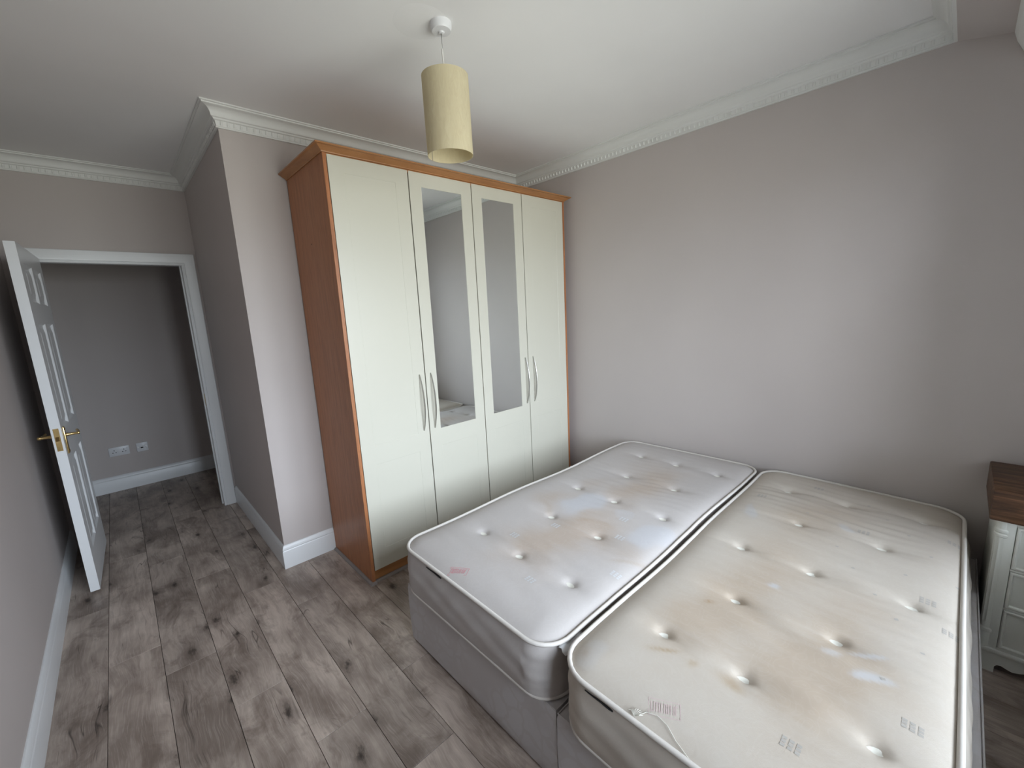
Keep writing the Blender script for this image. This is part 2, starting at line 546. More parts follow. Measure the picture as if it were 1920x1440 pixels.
ROOM = [(0, YBK), (0, 0), (XE, 0), (XE, YD), (XW, YD), (XW, YBK)]
CH = H - ZC
cprof = [(0, 0), (0.012, 0), (0.012, 0.007), (0.009, 0.010), (0.013, 0.034), (0.020, 0.037), (0.022, 0.044), (0.029, 0.047)]
for k in range(0, 9):
    a = k / 8 * math.pi / 2
    cprof.append((0.031 + 0.033 * (1 - math.cos(a)), 0.050 + 0.036 * math.sin(a)))
cprof += [(0.070, 0.088), (0.070, 0.094), (PC, 0.096), (PC, CH), (0, CH)]
cn = [('wall above the beds', 0, 1), ('wall behind the wardrobe', 1, 2), ('short alcove wall', 2, 3), ('wall over the doorway', 3, 4), ('left wall', 4, 5), ('beam by the window', 5, 0)]
for idx, (w, i, j) in enumerate(cn):
    g = sweep(ROOM, [i], cprof, ZC)[0]
    o = struct('trim_%d' % (idx + 1), g, 'cornice_white', 'white moulded plaster cornice along the ' + w, 'cornice', 30)
    # egg-and-tongue ornament: small rounded blocks standing out of the lower band
    a, b = Vector(ROOM[i]), Vector(ROOM[(i + 1) % 6])
    d = (b - a)
    L = d.length
    d.normalize()
    nrm = Vector((-d.y, d.x))
    eg = G()
    n = int(L / 0.030)
    for k in range(n):
        s = (k + 0.5) * L / n
        c = a + d * s
        for hw, q0, q1, z0_, z1_ in ((0.0075, 0.009, 0.0145, 0.0125, 0.0325),):
            p = [c - d * hw, c + d * hw]
            q = [c - d * hw * 0.45, c + d * hw * 0.45]
            vs = [(p[0] + nrm * q0).to_tuple() + (ZC + z0_ + 0.004,), (p[1] + nrm * q0).to_tuple() + (ZC + z0_ + 0.004,),
                  (p[1] + nrm * q0).to_tuple() + (ZC + z1_,), (p[0] + nrm * q0).to_tuple() + (ZC + z1_,),
                  (q[0] + nrm * q1).to_tuple() + (ZC + z0_,), (q[1] + nrm * q1).to_tuple() + (ZC + z0_,),
                  (q[1] + nrm * (q1 + 0.002)).to_tuple() + (ZC + z1_,), (q[0] + nrm * (q1 + 0.002)).to_tuple() + (ZC + z1_,)]
            eg.add(vs, [(0, 3, 2, 1), (4, 5, 6, 7), (0, 1, 5, 4), (1, 2, 6, 5), (2, 3, 7, 6), (3, 0, 4, 7)])
    e = part('ornament_band', eg, 'cornice_white', o)
    e['kind'] = 'stuff'

SKT, SKH = 0.0165, 0.150
sprof = [(0, 0), (SKT, 0), (SKT, 0.112), (SKT - 0.002, 0.116), (SKT - 0.0035, 0.119), (SKT - 0.0015, 0.124), (SKT - 0.003, 0.132), (SKT - 0.007, 0.141), (0.006, SKH - 0.002), (0.004, SKH), (0, SKH)]
ROOM2 = [(0, YWIN), (0, 0), (XE, 0), (XE, YD), (XW, YD), (XW, YWIN)]


def straight(a, b, prof, ma=0.0, mb=0.0):
    a, b = Vector(a), Vector(b)
    d = (b - a).normalized()
    n = Vector((-d.y, d.x))
    return G().rings([[(a.x + n.x * q + d.x * ma * q, a.y + n.y * q + d.y * ma * q, h) for q, h in prof],
                      [(b.x + n.x * q + d.x * mb * q, b.y + n.y * q + d.y * mb * q, h) for q, h in prof]], True, True, True)


struct('baseboard_right', straight((0, YWIN), (0, 0), sprof), 'white_gloss', 'white skirting board behind the bed heads', 'skirting board', 30)
struct('baseboard_back', straight((XL - 0.0008, 0), (XE, 0), sprof, 0, 1.0), 'white_gloss', 'short white skirting board left of the wardrobe', 'skirting board', 30)
struct('baseboard_alcove', straight((XE, 0), (XE, YD - 0.021), sprof, -1.0, 0), 'white_gloss', 'white skirting board along the alcove side wall', 'skirting board', 30)
struct('baseboard_left', straight((XW, YD), (XW, YWIN), sprof), 'white_gloss', 'long white skirting board along the left wall', 'skirting board', 30)
struct('baseboard_hall', straight((-0.9, YH), (-4.3, YH), sprof), 'white_gloss', 'white skirting board on the hall wall beyond the door', 'skirting board', 30)
struct('baseboard_front', straight((XW, YWIN), (-0.5, YWIN), sprof), 'white_gloss', 'white skirting board under the window', 'skirting board', 30)

# architrave (stepped profile: o = outward from opening, d = out of the wall) and door lining
ax0, ax1, az = -3.027, -2.275, 1.980
aprof = [(0, 0), (0, 0.010), (0.004, 0.013), (0.010, 0.013), (0.012, 0.010), (0.017, 0.010), (0.020, 0.015), (0.030, 0.018), (0.074, 0.020), (0.083, 0.020), (0.087, 0.016), (0.087, 0)]
g = G().rings([[(ax0 - o, YD - d, 0) for o, d in aprof], [(ax0 - o, YD - d, az + o) for o, d in aprof],
               [(ax1 + o, YD - d, az + o) for o, d in aprof], [(ax1 + o, YD - d, 0) for o, d in aprof]], True, True, True)
struct('trim_7', g, 'white_gloss', 'white moulded architrave framing the open doorway', 'door frame', 30)
g = G().box(DX0, ax0 - 0.004, YD, YD + T, 0, DZ).box(ax1 + 0.004, DX1, YD, YD + T, 0, DZ).box(ax0 - 0.004, ax1 + 0.004, YD, YD + T, az + 0.004, DZ)
g.box(ax1 - 0.008, ax1 + 0.004, YD + 0.045, YD + 0.08, 0, az + 0.004).box(ax0 - 0.004, ax0 + 0.008, YD + 0.045, YD + 0.08, 0, az + 0.004)
o = struct('trim_8', g, 'white_gloss', 'white painted door lining inside the doorway', 'door lining')
part('strike_plate', G().box(ax1 - 0.001, ax1 + 0.0042, YD + 0.006, YD + 0.032, 0.87, 0.97), 'brass', o)
struct('trim_9', G().prism([(-2.802, 2.4948), (-2.812, 2.46), (-2.85, 2.38), (-2.90, 2.36), (-2.90, 2.50), (-2.861, 2.50), (-2.861, 2.4948)], XW + 0.001, -0.001, 'yz'),
       'cornice_white', 'white pelmet edge in the top right corner', 'pelmet')

# window behind the viewer
wn_ = thing('window_1', 'white framed window behind the viewer', 'window', ((WX0 + WX1) / 2, YWIN - 0.05, WZ0), kind='structure')
ww, wh = WX1 - WX0, WZ1 - WZ0
g = G().box(-ww / 2, ww / 2, -0.03, 0.03, 0, 0.06).box(-ww / 2, ww / 2, -0.03, 0.03, wh - 0.06, wh)
for x in (-ww / 2, -0.03 - ww / 6, -0.03 + ww / 6, ww / 2 - 0.06):
    g.box(x, x + 0.06, -0.03, 0.03, 0.06, wh - 0.06)
part('window_frame', g, 'plastic_white', wn_)
for k in range(3):
    xa = -ww / 2 + 0.06 + k * (ww - 0.06) / 3
    part('pane', G().box(-ww / 6 + 0.03, ww / 6 - 0.03, -0.002, 0.002, 0.06, wh - 0.06), 'glass', wn_, loc=(-ww / 3 + k * ww / 3, 0, 0))
part('window_sill', G().bbox(-ww / 2 - 0.05, ww / 2 + 0.05, 0.0505, 0.16, -0.03, 0.0, 0.006), 'white_gloss', wn_)

# ------------------------------------------------------------------ the open door
DT, DWD, DH = 0.0414, 0.762, 1.975
door = thing('door_1', 'open white six-panel door with brass lever handles', 'door', (-3.0708, 0.5881, 0.018), -math.radians(1.6188), kind='structure')
yb = [0, 0.105, 0.348, 0.414, 0.657, DWD]
zb = [0, 0.225, 0.780, 0.965, 1.560, 1.672, 1.880, DH]
g = G()
for side in (0, 1):
    X = DT if side else 0.0
    s = -1 if side else 1
    for iy in range(5):
        for iz in range(7):
            y0, y1, z0, z1 = yb[iy], yb[iy + 1], zb[iz], zb[iz + 1]
            if iy in (1, 3) and iz in (1, 3, 5):
                i_, dp = 0.012, 0.0105
                g.rings([[(X, y0, z0), (X, y1, z0), (X, y1, z1), (X, y0, z1)],
                         [(X + s * 0.003, y0 + 0.004, z0 + 0.004), (X + s * 0.003, y1 - 0.004, z0 + 0.004), (X + s * 0.003, y1 - 0.004, z1 - 0.004), (X + s * 0.003, y0 + 0.004, z1 - 0.004)],
                         [(X + s * dp, y0 + i_, z0 + i_), (X + s * dp, y1 - i_, z0 + i_), (X + s * dp, y1 - i_, z1 - i_), (X + s * dp, y0 + i_, z1 - i_)]], True)
            else:
                g.add([(X, y0, z0), (X, y1, z0), (X, y1, z1), (X, y0, z1)], [(0, 1, 2, 3)])
g.add([(0, 0, 0), (DT, 0, 0), (DT, 0, DH), (0, 0, DH)], [(0, 1, 2, 3)])
g.add([(0, DWD, 0), (DT, DWD, 0), (DT, DWD, DH), (0, DWD, DH)], [(0, 1, 2, 3)])
g.add([(0, 0, 0), (DT, 0, 0), (DT, DWD, 0), (0, DWD, 0)], [(0, 1, 2, 3)])
g.add([(0, 0, DH), (DT, 0, DH), (DT, DWD, DH), (0, DWD, DH)], [(0, 1, 2, 3)])
me = g.mesh('leaf')
bm = bmesh.new()
bm.from_mesh(me)
bmesh.ops.remove_doubles(bm, verts=bm.verts, dist=1e-5)
bmesh.ops.recalc_face_normals(bm, faces=bm.faces)
bm.to_mesh(me)
bm.free()
leaf_o = part('leaf', me, 'white_gloss', door)
for iy in (1, 3):
    for iz in (1, 3, 5):
        y0, y1, z0, z1 = yb[iy] + 0.0115, yb[iy + 1] - 0.0115, zb[iz] + 0.0115, zb[iz + 1] - 0.0115

        def rr(i_, x):
            return [(x, y0 + i_, z0 + i_), (x, y1 - i_, z0 + i_), (x, y1 - i_, z1 - i_), (x, y0 + i_, z1 - i_)]
        g = G().rings([rr(0.042, 0.003), rr(0.014, 0.0105), rr(0, 0.0105), rr(0, DT - 0.0105), rr(0.014, DT - 0.0105), rr(0.042, DT - 0.003)], True, True, True)
        part('panel', g, 'white_gloss', leaf_o)
HZ = 0.925
for s, X in ((1, DT), (-1, 0.0)):
    h = part('lever_handle', G().bbox(min(X, X + s * 0.007), max(X, X + s * 0.007), 0.04, 0.080, HZ - 0.095, HZ + 0.06, 0.003), 'brass', door, 40, 'polished brass lever handle')
    lv = G().lathe([(0.010, 0), (0.010, 0.008), (0.0075, 0.012), (0.0075, 0.045), (0.009, 0.050), (0.006, 0.055)] if s > 0 else
                   [(0.006, -0.055), (0.009, -0.050), (0.0075, -0.045), (0.0075, -0.012), (0.010, -0.008), (0.010, 0)], (X + s * 0.007, 0.060, HZ + 0.012), 12, 'x')
    xs = X + s * 0.052
    lv.tube([(xs, 0.056, HZ + 0.012), (xs, 0.085, HZ + 0.014), (xs, 0.115, HZ + 0.010), (xs - s * 0.002, 0.145, HZ + 0.006), (xs - s * 0.006, 0.163, HZ + 0.008), (xs - s * 0.010, 0.172, HZ + 0.013)],
            [0.008, 0.0065, 0.006, 0.0065, 0.008, 0.006], 10)
    part('lever', lv, 'brass', h, 50)
    part('screw', G().lathe([(0.007, 0), (0.006, 0.002 * s), (0.0, 0.003 * s)], (X + s * 0.007, 0.060, HZ + 0.047), 10, 'x', cap=False), 'brass', h, 50)
    part('screw', G().lathe([(0.007, 0), (0.006, 0.002 * s), (0.0, 0.003 * s)], (X + s * 0.007, 0.060, HZ - 0.080), 10, 'x', cap=False), 'brass', h, 50)
lp = part('latch_plate', G().box(0.0095, 0.0320, -0.0015, 0.0, HZ - 0.065, HZ + 0.062), 'brass', door, None, 'brass latch plate on the door edge')
part('latch_bolt', G().prism([(0.0145, -0.001), (0.0270, -0.001), (0.0145, -0.011)], HZ - 0.008, HZ + 0.016, 'xy'), 'brass', lp)
for z in (0.2, 1.0, 1.72):
    part('hinge', G().lathe([(0.006, z), (0.006, z + 0.09)], (0.002, DWD + 0.006, 0), 10), 'brass', door, 40)

# ------------------------------------------------------------------ wardrobe
WB = Vector(((XL + XR) / 2, YB, 0))
wd = thing('wardrobe', 'four-door cream wardrobe in cherry frame with two mirrored doors', 'wardrobe', WB)


def wl(x0, x1, y0, y1, z0, z1, g=None, b=0.0008):
    g = g or G()
    return g.bbox(x0 - WB.x, x1 - WB.x, y0 - WB.y, y1 - WB.y, z0, z1, b, 1)


PT = 0.018
part('side_panel', wl(XL, XL + PT, YF, YB, 0.0, ZT), 'cherry_laminate', wd)
part('side_panel', wl(XR - PT, XR, YF, YB, 0.0, ZT), 'cherry_laminate', wd)
part('top_panel', wl(XL + PT, XR - PT, YF + 0.002, YB - 0.006, ZT - 0.016, ZT), 'cherry_moulding', wd)
part('back_panel', wl(XL + PT, XR - PT, YB - 0.006, YB, 0.02, ZT - 0.016), 'cherry_moulding', wd)
part('bottom_panel', wl(XL + PT, XR - PT, YF + 0.026, YB - 0.006, 0.075, 0.093), 'cherry_moulding', wd)
part('centre_panel', wl(-0.976, -0.958, YF + 0.026, YB - 0.006, 0.093, ZT - 0.016), 'cherry_moulding', wd)
part('plinth', wl(XL + PT, XR - PT, YF + 0.012, YF + 0.028, 0.0, 0.075), 'cherry_moulding', wd)
# crown moulding, mitred round three sides
mprof = [(-0.004, ZT + 0.0003), (0.004, ZT + 0.0003), (0.006, ZT + 0.005), (0.012, ZT + 0.009), (0.030, ZT + 0.020), (0.036, ZT + 0.024), (PM, ZT + 0.025), (PM, ZM), (-0.02, ZM), (-0.02, ZT + 0.0003)]
g = G().rings([[(XL - o - WB.x, 0, z) for o, z in mprof], [(XL - o - WB.x, YF - o - WB.y, z) for o, z in mprof],
               [(XR + o - WB.x, YF - o - WB.y, z) for o, z in mprof], [(XR + o - WB.x, 0, z) for o, z in mprof]], True, True, True)
part('crown_moulding', g, 'cherry_moulding', wd, 30)

d0, dw = XL + PT, (XR - XL - 2 * PT) / 4
MZ0, MZ1 = 0.811, 2.238


def door_panel(x0, x1, mirror):
    z0, z1 = 0.075, ZT - 0.005
    yf, yk = YF, YF + 0.020
    mx = 0.078
    xs = [x0, x0 + mx, x1 - mx, x1]
    if mirror:
        zs = [z0, 0.190, 0.700, MZ0, MZ1, z1]
    else:
        zs = [z0, 0.190, 0.700, 0.811, 2.238, z1]
    g = G()
    L = lambda x, y, z: (x - WB.x, y - WB.y, z)
    for i in range(3):
        for j in range(5):
            a, b, c, d = xs[i], xs[i + 1], zs[j], zs[j + 1]
            q = [(a, c), (b, c), (b, d), (a, d)]
            if i == 1 and j in (1, 3):
                dep = 0.0045 if (mirror and j == 3) else 0.0009
                e = 0.0008 if (mirror and j == 3) else 0.0012
                q2 = [(a + e, c + e), (b - e, c + e), (b - e, d - e), (a + e, d - e)]
                g.rings([[L(x, yf, z) for x, z in q], [L(x, yf + dep, z) for x, z in q2]], True)
                g.add([L(x, yf + dep, z) for x, z in q2], [(0, 1, 2, 3)])
            else:
                g.add([L(x, yf, z) for x, z in q], [(0, 1, 2, 3)])
    g.rings([[L(x0, yf, z0), L(x1, yf, z0), L(x1, yf, z1), L(x0, yf, z1)], [L(x0, yk, z0), L(x1, yk, z0), L(x1, yk, z1), L(x0, yk, z1)]], True, False, True)
    me = g.mesh('door')
    bm = bmesh.new()
    bm.from_mesh(me)
    bmesh.ops.remove_doubles(bm, verts=bm.verts, dist=1e-5)
    bmesh.ops.recalc_face_normals(bm, faces=bm.faces)
    bm.to_mesh(me)
    bm.free()
    return me, xs


# bow handle, shared mesh: two feet and an arched flat bar
hg = G()
pts, rad = [], []
for k in range(17):
    t_ = k / 16
    z = (t_ - 0.5) * 0.345
    pts.append((0, -0.002 - 0.030 * math.sin(math.pi * t_) ** 0.75, z))
    rad.append(0.0045 + 0.0035 * math.sin(math.pi * t_))
hg.tube(pts, rad, 10, False, 0.55, (1, 0, 0))
hm = hg.mesh('handle', 60)
HX = [-1.452, -1.374, -0.554, -0.472]
for k in range(4):
    xa, xb = d0 + k * dw + 0.0034, d0 + (k + 1) * dw - 0.0034
    me, xs = door_panel(xa, xb, k in (1, 2))
    dr = part('door', me, 'door_cream', wd, None, ['plain cream door, leftmost', 'cream door with tall mirror, left', 'cream door with tall mirror, right', 'plain cream door by the wall'][k])
    part('handle', hm, 'nickel', dr, None, 'satin nickel bow handle', loc=(HX[k] - WB.x, YF - WB.y, 0.997))
    if k in (1, 2):
        part('mirror', G().box(xs[1] + 0.001 - WB.x, xs[2] - 0.001 - WB.x, YF + 0.0018 - WB.y, YF + 0.0043 - WB.y, MZ0 + 0.001, MZ1 - 0.001), 'mirror', dr, None, 'tall narrow mirror')
# small round screw cap on the mirror-side panel
part('screw_cap', G().lathe([(0.0, -0.0005), (0.004, -0.0005), (0.004, 0.0)], (XL - WB.x, -0.28 - WB.y, 1.93), 10, 'x', cap=False), 'dark_underlay', wd)
# floor beading round the wardrobe foot
bp = [(0, 0), (0.016, 0), (0.0145, 0.006), (0.010, 0.011), (0.004, 0.014), (0, 0.014)]
g = G().rings([[(XL - 0.0006 - o, YB - 0.012, z) for o, z in bp], [(XL - 0.0006 - o, YF - 0.0006 - o, z) for o, z in bp], [(XL + PT - o * 0, YF - 0.0006 - o, z) for o, z in bp]], True, True, True)
struct('trim_10', g, 'bead_grey', 'grey-brown floor beading at the foot of the wardrobe side', 'beading', 40)
g = G().rings([[(XL + PT + 0.002, YF + 0.0115 - o, z) for o, z in bp], [(XR - PT - 0.002, YF + 0.0115 - o, z) for o, z in bp]], True, True, True)
struct('trim_11', g, 'bead_grey', 'grey-brown floor beading along the wardrobe plinth', 'beading', 40)


# ------------------------------------------------------------------ beds: divan bases
def divan(x0, x1, y0, y1, z1, label):
    cx, cy = (x0 + x1) / 2, (y0 + y1) / 2
    o = thing('divan_base', label, 'bed base', (cx, cy, 0), 0, 'divan bed bases')
    hx, hy = (x1 - x0) / 2, (y1 - y0) / 2
    # upholstered box with slightly slack sides
    n = 26
    r = 0.012

    def ring(ins, z, w):
        pts = []
        for a, b, nn in (((-1, -1), (1, -1), 40), ((1, -1), (1, 1), 24), ((1, 1), (-1, 1), 40), ((-1, 1), (-1, -1), 24)):
            for k in range(nn):
                t_ = k / nn
                x, y = a[0] + (b[0] - a[0]) * t_, a[1] + (b[1] - a[1]) * t_
                wob = w * (math.sin(7 * x + 3 * y) + 0.6 * math.sin(13 * y - 9 * x + 1.7))
                pts.append((x * (hx - ins) + (wob if abs(x) > 0.999 and abs(y) < 0.98 else 0), y * (hy - ins) + (wob if abs(y) > 0.999 and abs(x) < 0.98 else 0), z))
        return pts
    zs = [0.012, 0.016, 0.05, 0.10, 0.15, 0.20, 0.25, z1 - 0.02, z1 - 0.008, z1 - 0.002, z1]
    ins = [0.006, 0.003, 0.002, 0.001, 0.0, 0.0, 0.001, 0.001, 0.003, 0.008, 0.016]
    g = G().rings([ring(i_, z, 0.0012 if 2 <= k <= 7 else 0) for k, (z, i_) in enumerate(zip(zs, ins))], True, True, True)
    body = part('body', g, 'divan', o, 35)
    part('seam_piping', G().tube([(-hx + 0.004, -hy + 0.004, z1 - 0.001), (hx - 0.004, -hy + 0.004, z1 - 0.001), (hx - 0.004, hy - 0.004, z1 - 0.001), (-hx + 0.004, hy - 0.004, z1 - 0.001)], 0.0028, 6, True), 'divan', body)
    for sx_ in (-1, 1):
        for sy in (-1, 1):
            part('glide', G().lathe([(0.016, 0.0), (0.02, 0.003), (0.02, 0.0125)], (sx_ * (hx - 0.12), sy * (hy - 0.10), 0), 12), 'black_plastic', o)
    return o


BZ = 0.297
divan(-1.931, -0.030, -2.0185, -1.112, BZ, 'pale damask divan base under the stamped mattress, nearer the wardrobe')
divan(-1.934, -0.030, -2.920, -2.0225, BZ, 'pale damask divan base under the yellowed mattress, nearer the bedside chest')


# ------------------------------------------------------------------ beds: mattresses
def mattress(label, mat, cx, cy, rot, L, hyt, exts, tufts, tan, clean, spots, base_s, motif, dots, pm_, rcor, wr, stamp, tag_y, seed, pip_mat):
    o = thing('mattress', label, 'mattress', (cx, cy, BZ + 0.003), rot, 'mattresses on the divan bases')
    ca, sa = math.cos(-rot), math.sin(-rot)
    loc = lambda p: ((p[0] - cx) * ca - (p[1] - cy) * sa, (p[0] - cx) * sa + (p[1] - cy) * ca)
    tf = np.array([loc(p) for p in tufts])
    hx = L / 2
    TOPZ, CR = 0.205, 0.024
    rs = np.random.RandomState(seed)
    ph = rs.rand(12) * 6.28

    def edge(x, y):
        dx, dy = hx - np.abs(x), hyt - np.abs(y)
        a, b = np.maximum(rcor - dx, 0), np.maximum(rcor - dy, 0)
        rnd_ = rcor - np.sqrt(a * a + b * b)
        return np.where((a > 0) & (b > 0), rnd_, np.minimum(dx, dy))

    def sag(x, y):
        # slow waviness of the border
        return 0.006 * np.sin(3.1 * x + ph[0]) * np.cos(2.2 * y + ph[1]) + 0.004 * np.sin(7.3 * x + ph[2] + 3 * y)

    def height(x, y):
        x, y = np.asarray(x, float), np.asarray(y, float)
        d = np.maximum(edge(x, y), 0)
        h = TOPZ - 0.005 + sag(x, y) + (CR + 0.005) * (1 - np.exp(-d / 0.040))
        for tx, ty in tf:
            dx, dy = x - tx, y - ty
            h = h - 0.012 * np.exp(-(dx * dx + dy * dy) / 0.022 ** 2)
            h = h - 0.009 * np.exp(-(dx / 0.050) ** 2 - (dy / 0.095) ** 2)
            h = h - wr * 0.0045 * np.exp(-((dx + 0.10 * dy) / 0.010) ** 2) * np.exp(-np.abs(dy) / 0.10)
            h = h - wr * 0.0028 * np.exp(-((dx - 0.42 * dy - 0.006) / 0.010) ** 2) * np.exp(-np.abs(dy) / 0.06)
        mask = 1 - np.exp(-d / 0.10)
        w = np.sin(70 * x + 5 * np.sin(4 * y + ph[3]) + 3 * np.sin(9 * x + ph[4])) * np.sin(5 * y + 11 * x + ph[5])
        w = w + 0.7 * np.sin(120 * x + 7 * y + 4 * np.sin(6 * y + ph[6])) * np.sin(7 * y - 6 * x + ph[7])
        patch = 0.55 + 0.45 * np.sin(2.7 * x + 4.1 * y + ph[1]) * np.sin(4.3 * x - 2.9 * y + ph[0])
        return h + mask * patch * wr * 0.0022 * w

    # outline samples: dense at the corner arcs
    xs = list(np.linspace(-hx + rcor, hx - rcor, 190))
    arc = [(hx - rcor) + rcor * math.sin(a) for a in np.linspace(0, math.pi / 2, 14)[1:]]
    xs = [-a for a in arc[::-1]] + xs + arc
    nv = 92
    vs_ = np.sin(np.linspace(-1, 1, nv) * math.pi / 2 * 0.72) / math.sin(math.pi / 2 * 0.72)
    vs_ = 0.5 * vs_ + 0.5 * np.linspace(-1, 1, nv)
    X = np.array(xs)
    Y = np.array([hyt - rcor + math.sqrt(max(rcor ** 2 - max(abs(x) - (hx - rcor), 0) ** 2, 0)) for x in xs])
    gx = np.repeat(X[:, None], nv, 1)
    gy = Y[:, None] * vs_[None, :]
    gz = height(gx, gy)
    nx = len(xs)
    V = np.stack([gx, gy, gz], -1).reshape(-1, 3)
    idx = np.arange(nx * nv).reshape(nx, nv)
    F = [(int(a), int(b), int(c), int(d)) for a, b, c, d in zip(idx[:-1, :-1].ravel(), idx[1:, :-1].ravel(), idx[1:, 1:].ravel(), idx[:-1, 1:].ravel())]
    # boundary loop
    loop = list(idx[:, 0]) + list(idx[-1, 1:]) + list(idx[::-1, -1][1:]) + list(idx[0, ::-1][1:-1])
    B = V[loop]
    nb = len(B)
    tang = np.roll(B, -1, 0) - np.roll(B, 1, 0)
    nrm = np.stack([tang[:, 1], -tang[:, 0]], -1)
    nrm /= np.linalg.norm(nrm, axis=1)[:, None] + 1e-9
    arcl = np.concatenate([[0], np.cumsum(np.linalg.norm(np.diff(B[:, :2], axis=0), axis=1))])
    verts = [tuple(p) for p in V]
    rings_ = [loop]
    K = 28
    # how far the lower edge stands out past the top: foot/head, wardrobe side, window side
    exb = np.where(nrm[:, 1] > 0, exts[1], exts[2]) * nrm[:, 1] ** 2 + exts[0] * nrm[:, 0] ** 2
    blg = np.where(nrm[:, 1] > 0, exts[3], exts[4]) * nrm[:, 1] ** 2 + 0.012 * nrm[:, 0] ** 2
    for k in range(1, K + 1):
        t_ = k / K
        z = B[:, 2] * (1 - t_)
        bul = exb * min(1, t_ * 1.4) + blg * math.sin(math.pi * t_) ** 0.8
        # diagonal pull creases of the quilted border
        dg = 0.0014 * np.sin(arcl * 38 + 9 * t_ + 2 * np.sin(arcl * 5 + ph[8])) * math.sin(math.pi * t_) + 0.0012 * np.sin(arcl * 17 - 14 * t_ + ph[9]) * math.sin(math.pi * t_)
        cw = np.abs(2 * nrm[:, 0] * nrm[:, 1])
        dg = 1.3 * dg + 0.0012 * cw * np.sin(t_ * 34 + 1.5 * np.sin(arcl * 9)) * math.sin(math.pi * t_) ** 0.5
        p = B[:, :2] + nrm * (bul + dg)[:, None]
        ids = list(range(len(verts), len(verts) + nb))
        verts += [(float(p[i, 0]), float(p[i, 1]), float(z[i])) for i in range(nb)]
        rings_.append(ids)
    for r0, r1 in zip(rings_[:-1], rings_[1:]):
        for i in range(nb):
            j = (i + 1) % nb
            F.append((int(r0[i]), int(r0[j]), int(r1[j]), int(r1[i])))
    F.append(tuple(int(i) for i in rings_[-1]))
    me = bpy.data.meshes.new('ticking')
    me.from_pydata(verts, [], F)
    bm = bmesh.new()
    bm.from_mesh(me)
    bmesh.ops.recalc_face_normals(bm, faces=bm.faces)
    bm.to_mesh(me)
    bm.free()
    me.polygons.foreach_set('use_smooth', [True] * len(me.polygons))
    me.set_sharp_from_angle(angle=math.radians(70))
    # stains: r = yellowed, g = brown spot, b = clean bluish patch
    A = np.array(verts)
    wx = A[:, 0] + 0.02 * np.sin(17 * A[:, 1] + ph[10]) + 0.012 * np.sin(41 * A[:, 0] + 23 * A[:, 1])
    wy = A[:, 1] + 0.02 * np.sin(19 * A[:, 0] + ph[11]) + 0.010 * np.sin(37 * A[:, 1] - 29 * A[:, 0])

    def blob(p, rx, ry, ang=0.0, hard=2):
        q = loc(p)
        dx, dy = wx - q[0], wy - q[1]
        c_, s_ = math.cos(ang), math.sin(ang)
        u, v_ = dx * c_ + dy * s_, -dx * s_ + dy * c_
        return np.exp(-((u / rx) ** 2 + (v_ / ry) ** 2) ** (hard / 2))
    top = A[:, 2] > 0.15
    s = np.full(len(A), base_s)
    for p, rx, ry, w in tan:
        s += w * blob(p, rx, ry)
    cl = np.zeros(len(A))
    for p, rx, ry, ang, w in clean:
        b_ = blob(p, rx, ry, ang, 5)
        s *= (1 - 0.9 * b_ * w)
        cl = np.maximum(cl, w * b_)
        rim = np.exp(-((b_ - 0.35) / 0.22) ** 2)
        s += 0.16 * rim * (b_ > 0.02)
    sp_ = np.zeros(len(A))
    for p, rx, ry, ang, w in spots:
        sp_ = np.maximum(sp_, w * blob(p, rx, ry, ang))
    # yellowed only where people lay, borders cleaner
    s = np.where(top, s, base_s * 0.8)
    att = me.color_attributes.new('stain', 'FLOAT_COLOR', 'POINT')
    colr = np.stack([np.clip(s, 0, 1), np.clip(sp_ * top, 0, 1), np.clip(cl * top * 0.6, 0, 1), np.ones(len(A))], -1)
    att.data.foreach_set('color', colr.astype(np.float32).ravel())
    body = part('ticking', me, mat, o)
    # piping, top and bottom
    out_ = B[:, :2] + nrm * 0.003
    stp = list(range(0, nb, 2))
    part('piping', G().tube([(out_[i, 0], out_[i, 1], B[i, 2] + 0.0055) for i in stp], 0.0072, 8, True), pip_mat, o, 60)
    outb = B[:, :2] + nrm * (exb + 0.001)[:, None]
    part('piping', G().tube([(outb[i, 0], outb[i, 1], 0.007) for i in stp], 0.0055, 8, True), pip_mat, o, 60)
    # felt tufts pressed into the dips
    tm = G()
    n = 12
    prof = [(1.0, 0.0), (1.04, 0.0035), (0.92, 0.0065), (0.6, 0.0055), (0.25, 0.0035)]
    rg = []
    for sc_, h in prof:
        rg.append([(0.0105 * sc_ * math.sin(2 * math.pi * k / n), 0.0195 * sc_ * math.cos(2 * math.pi * k / n) * (1 + 0.10 * math.cos(2 * math.pi * k / n)), h) for k in range(n)])
    tm.rings(rg, True, True, True)
    tmesh = tm.mesh('tuft', 60)
    for i, (tx, ty) in enumerate(tf):
        part('tuft', tmesh, 'tuft_felt', o, loc=(tx, ty, float(height(tx, ty)) + 0.0005), rot=(0.10, -0.15, 0.25 + 0.3 * math.sin(i * 2.3)))

    # woven motifs on the cloth, lying on the surface
    def decal(rects, off=0.0006):
        g = G()
        for cxy, a, b, ang in rects:
            c_, s_ = math.cos(ang), math.sin(ang)
            q = [(cxy[0] + u * c_ - v_ * s_, cxy[1] + u * s_ + v_ * c_) for u, v_ in ((-a, -b), (a, -b), (a, b), (-a, b))]
            g.add([(x, y, float(height(x, y)) + off) for x, y in q], [(0, 1, 2, 3)])
        return g
    rc = []
    for p in motif:
        q = loc(p)
        for i in range(3):
            for j in range(3):
                rc.append(((q[0] + (j - 1) * 0.0105, q[1] + (i - 1) * 0.0145), 0.0040, 0.0048, 0.0))
    for p in dots:
        q = loc(p)
        rc.append(((q[0], q[1]), 0.0045, 0.005, 0.4))
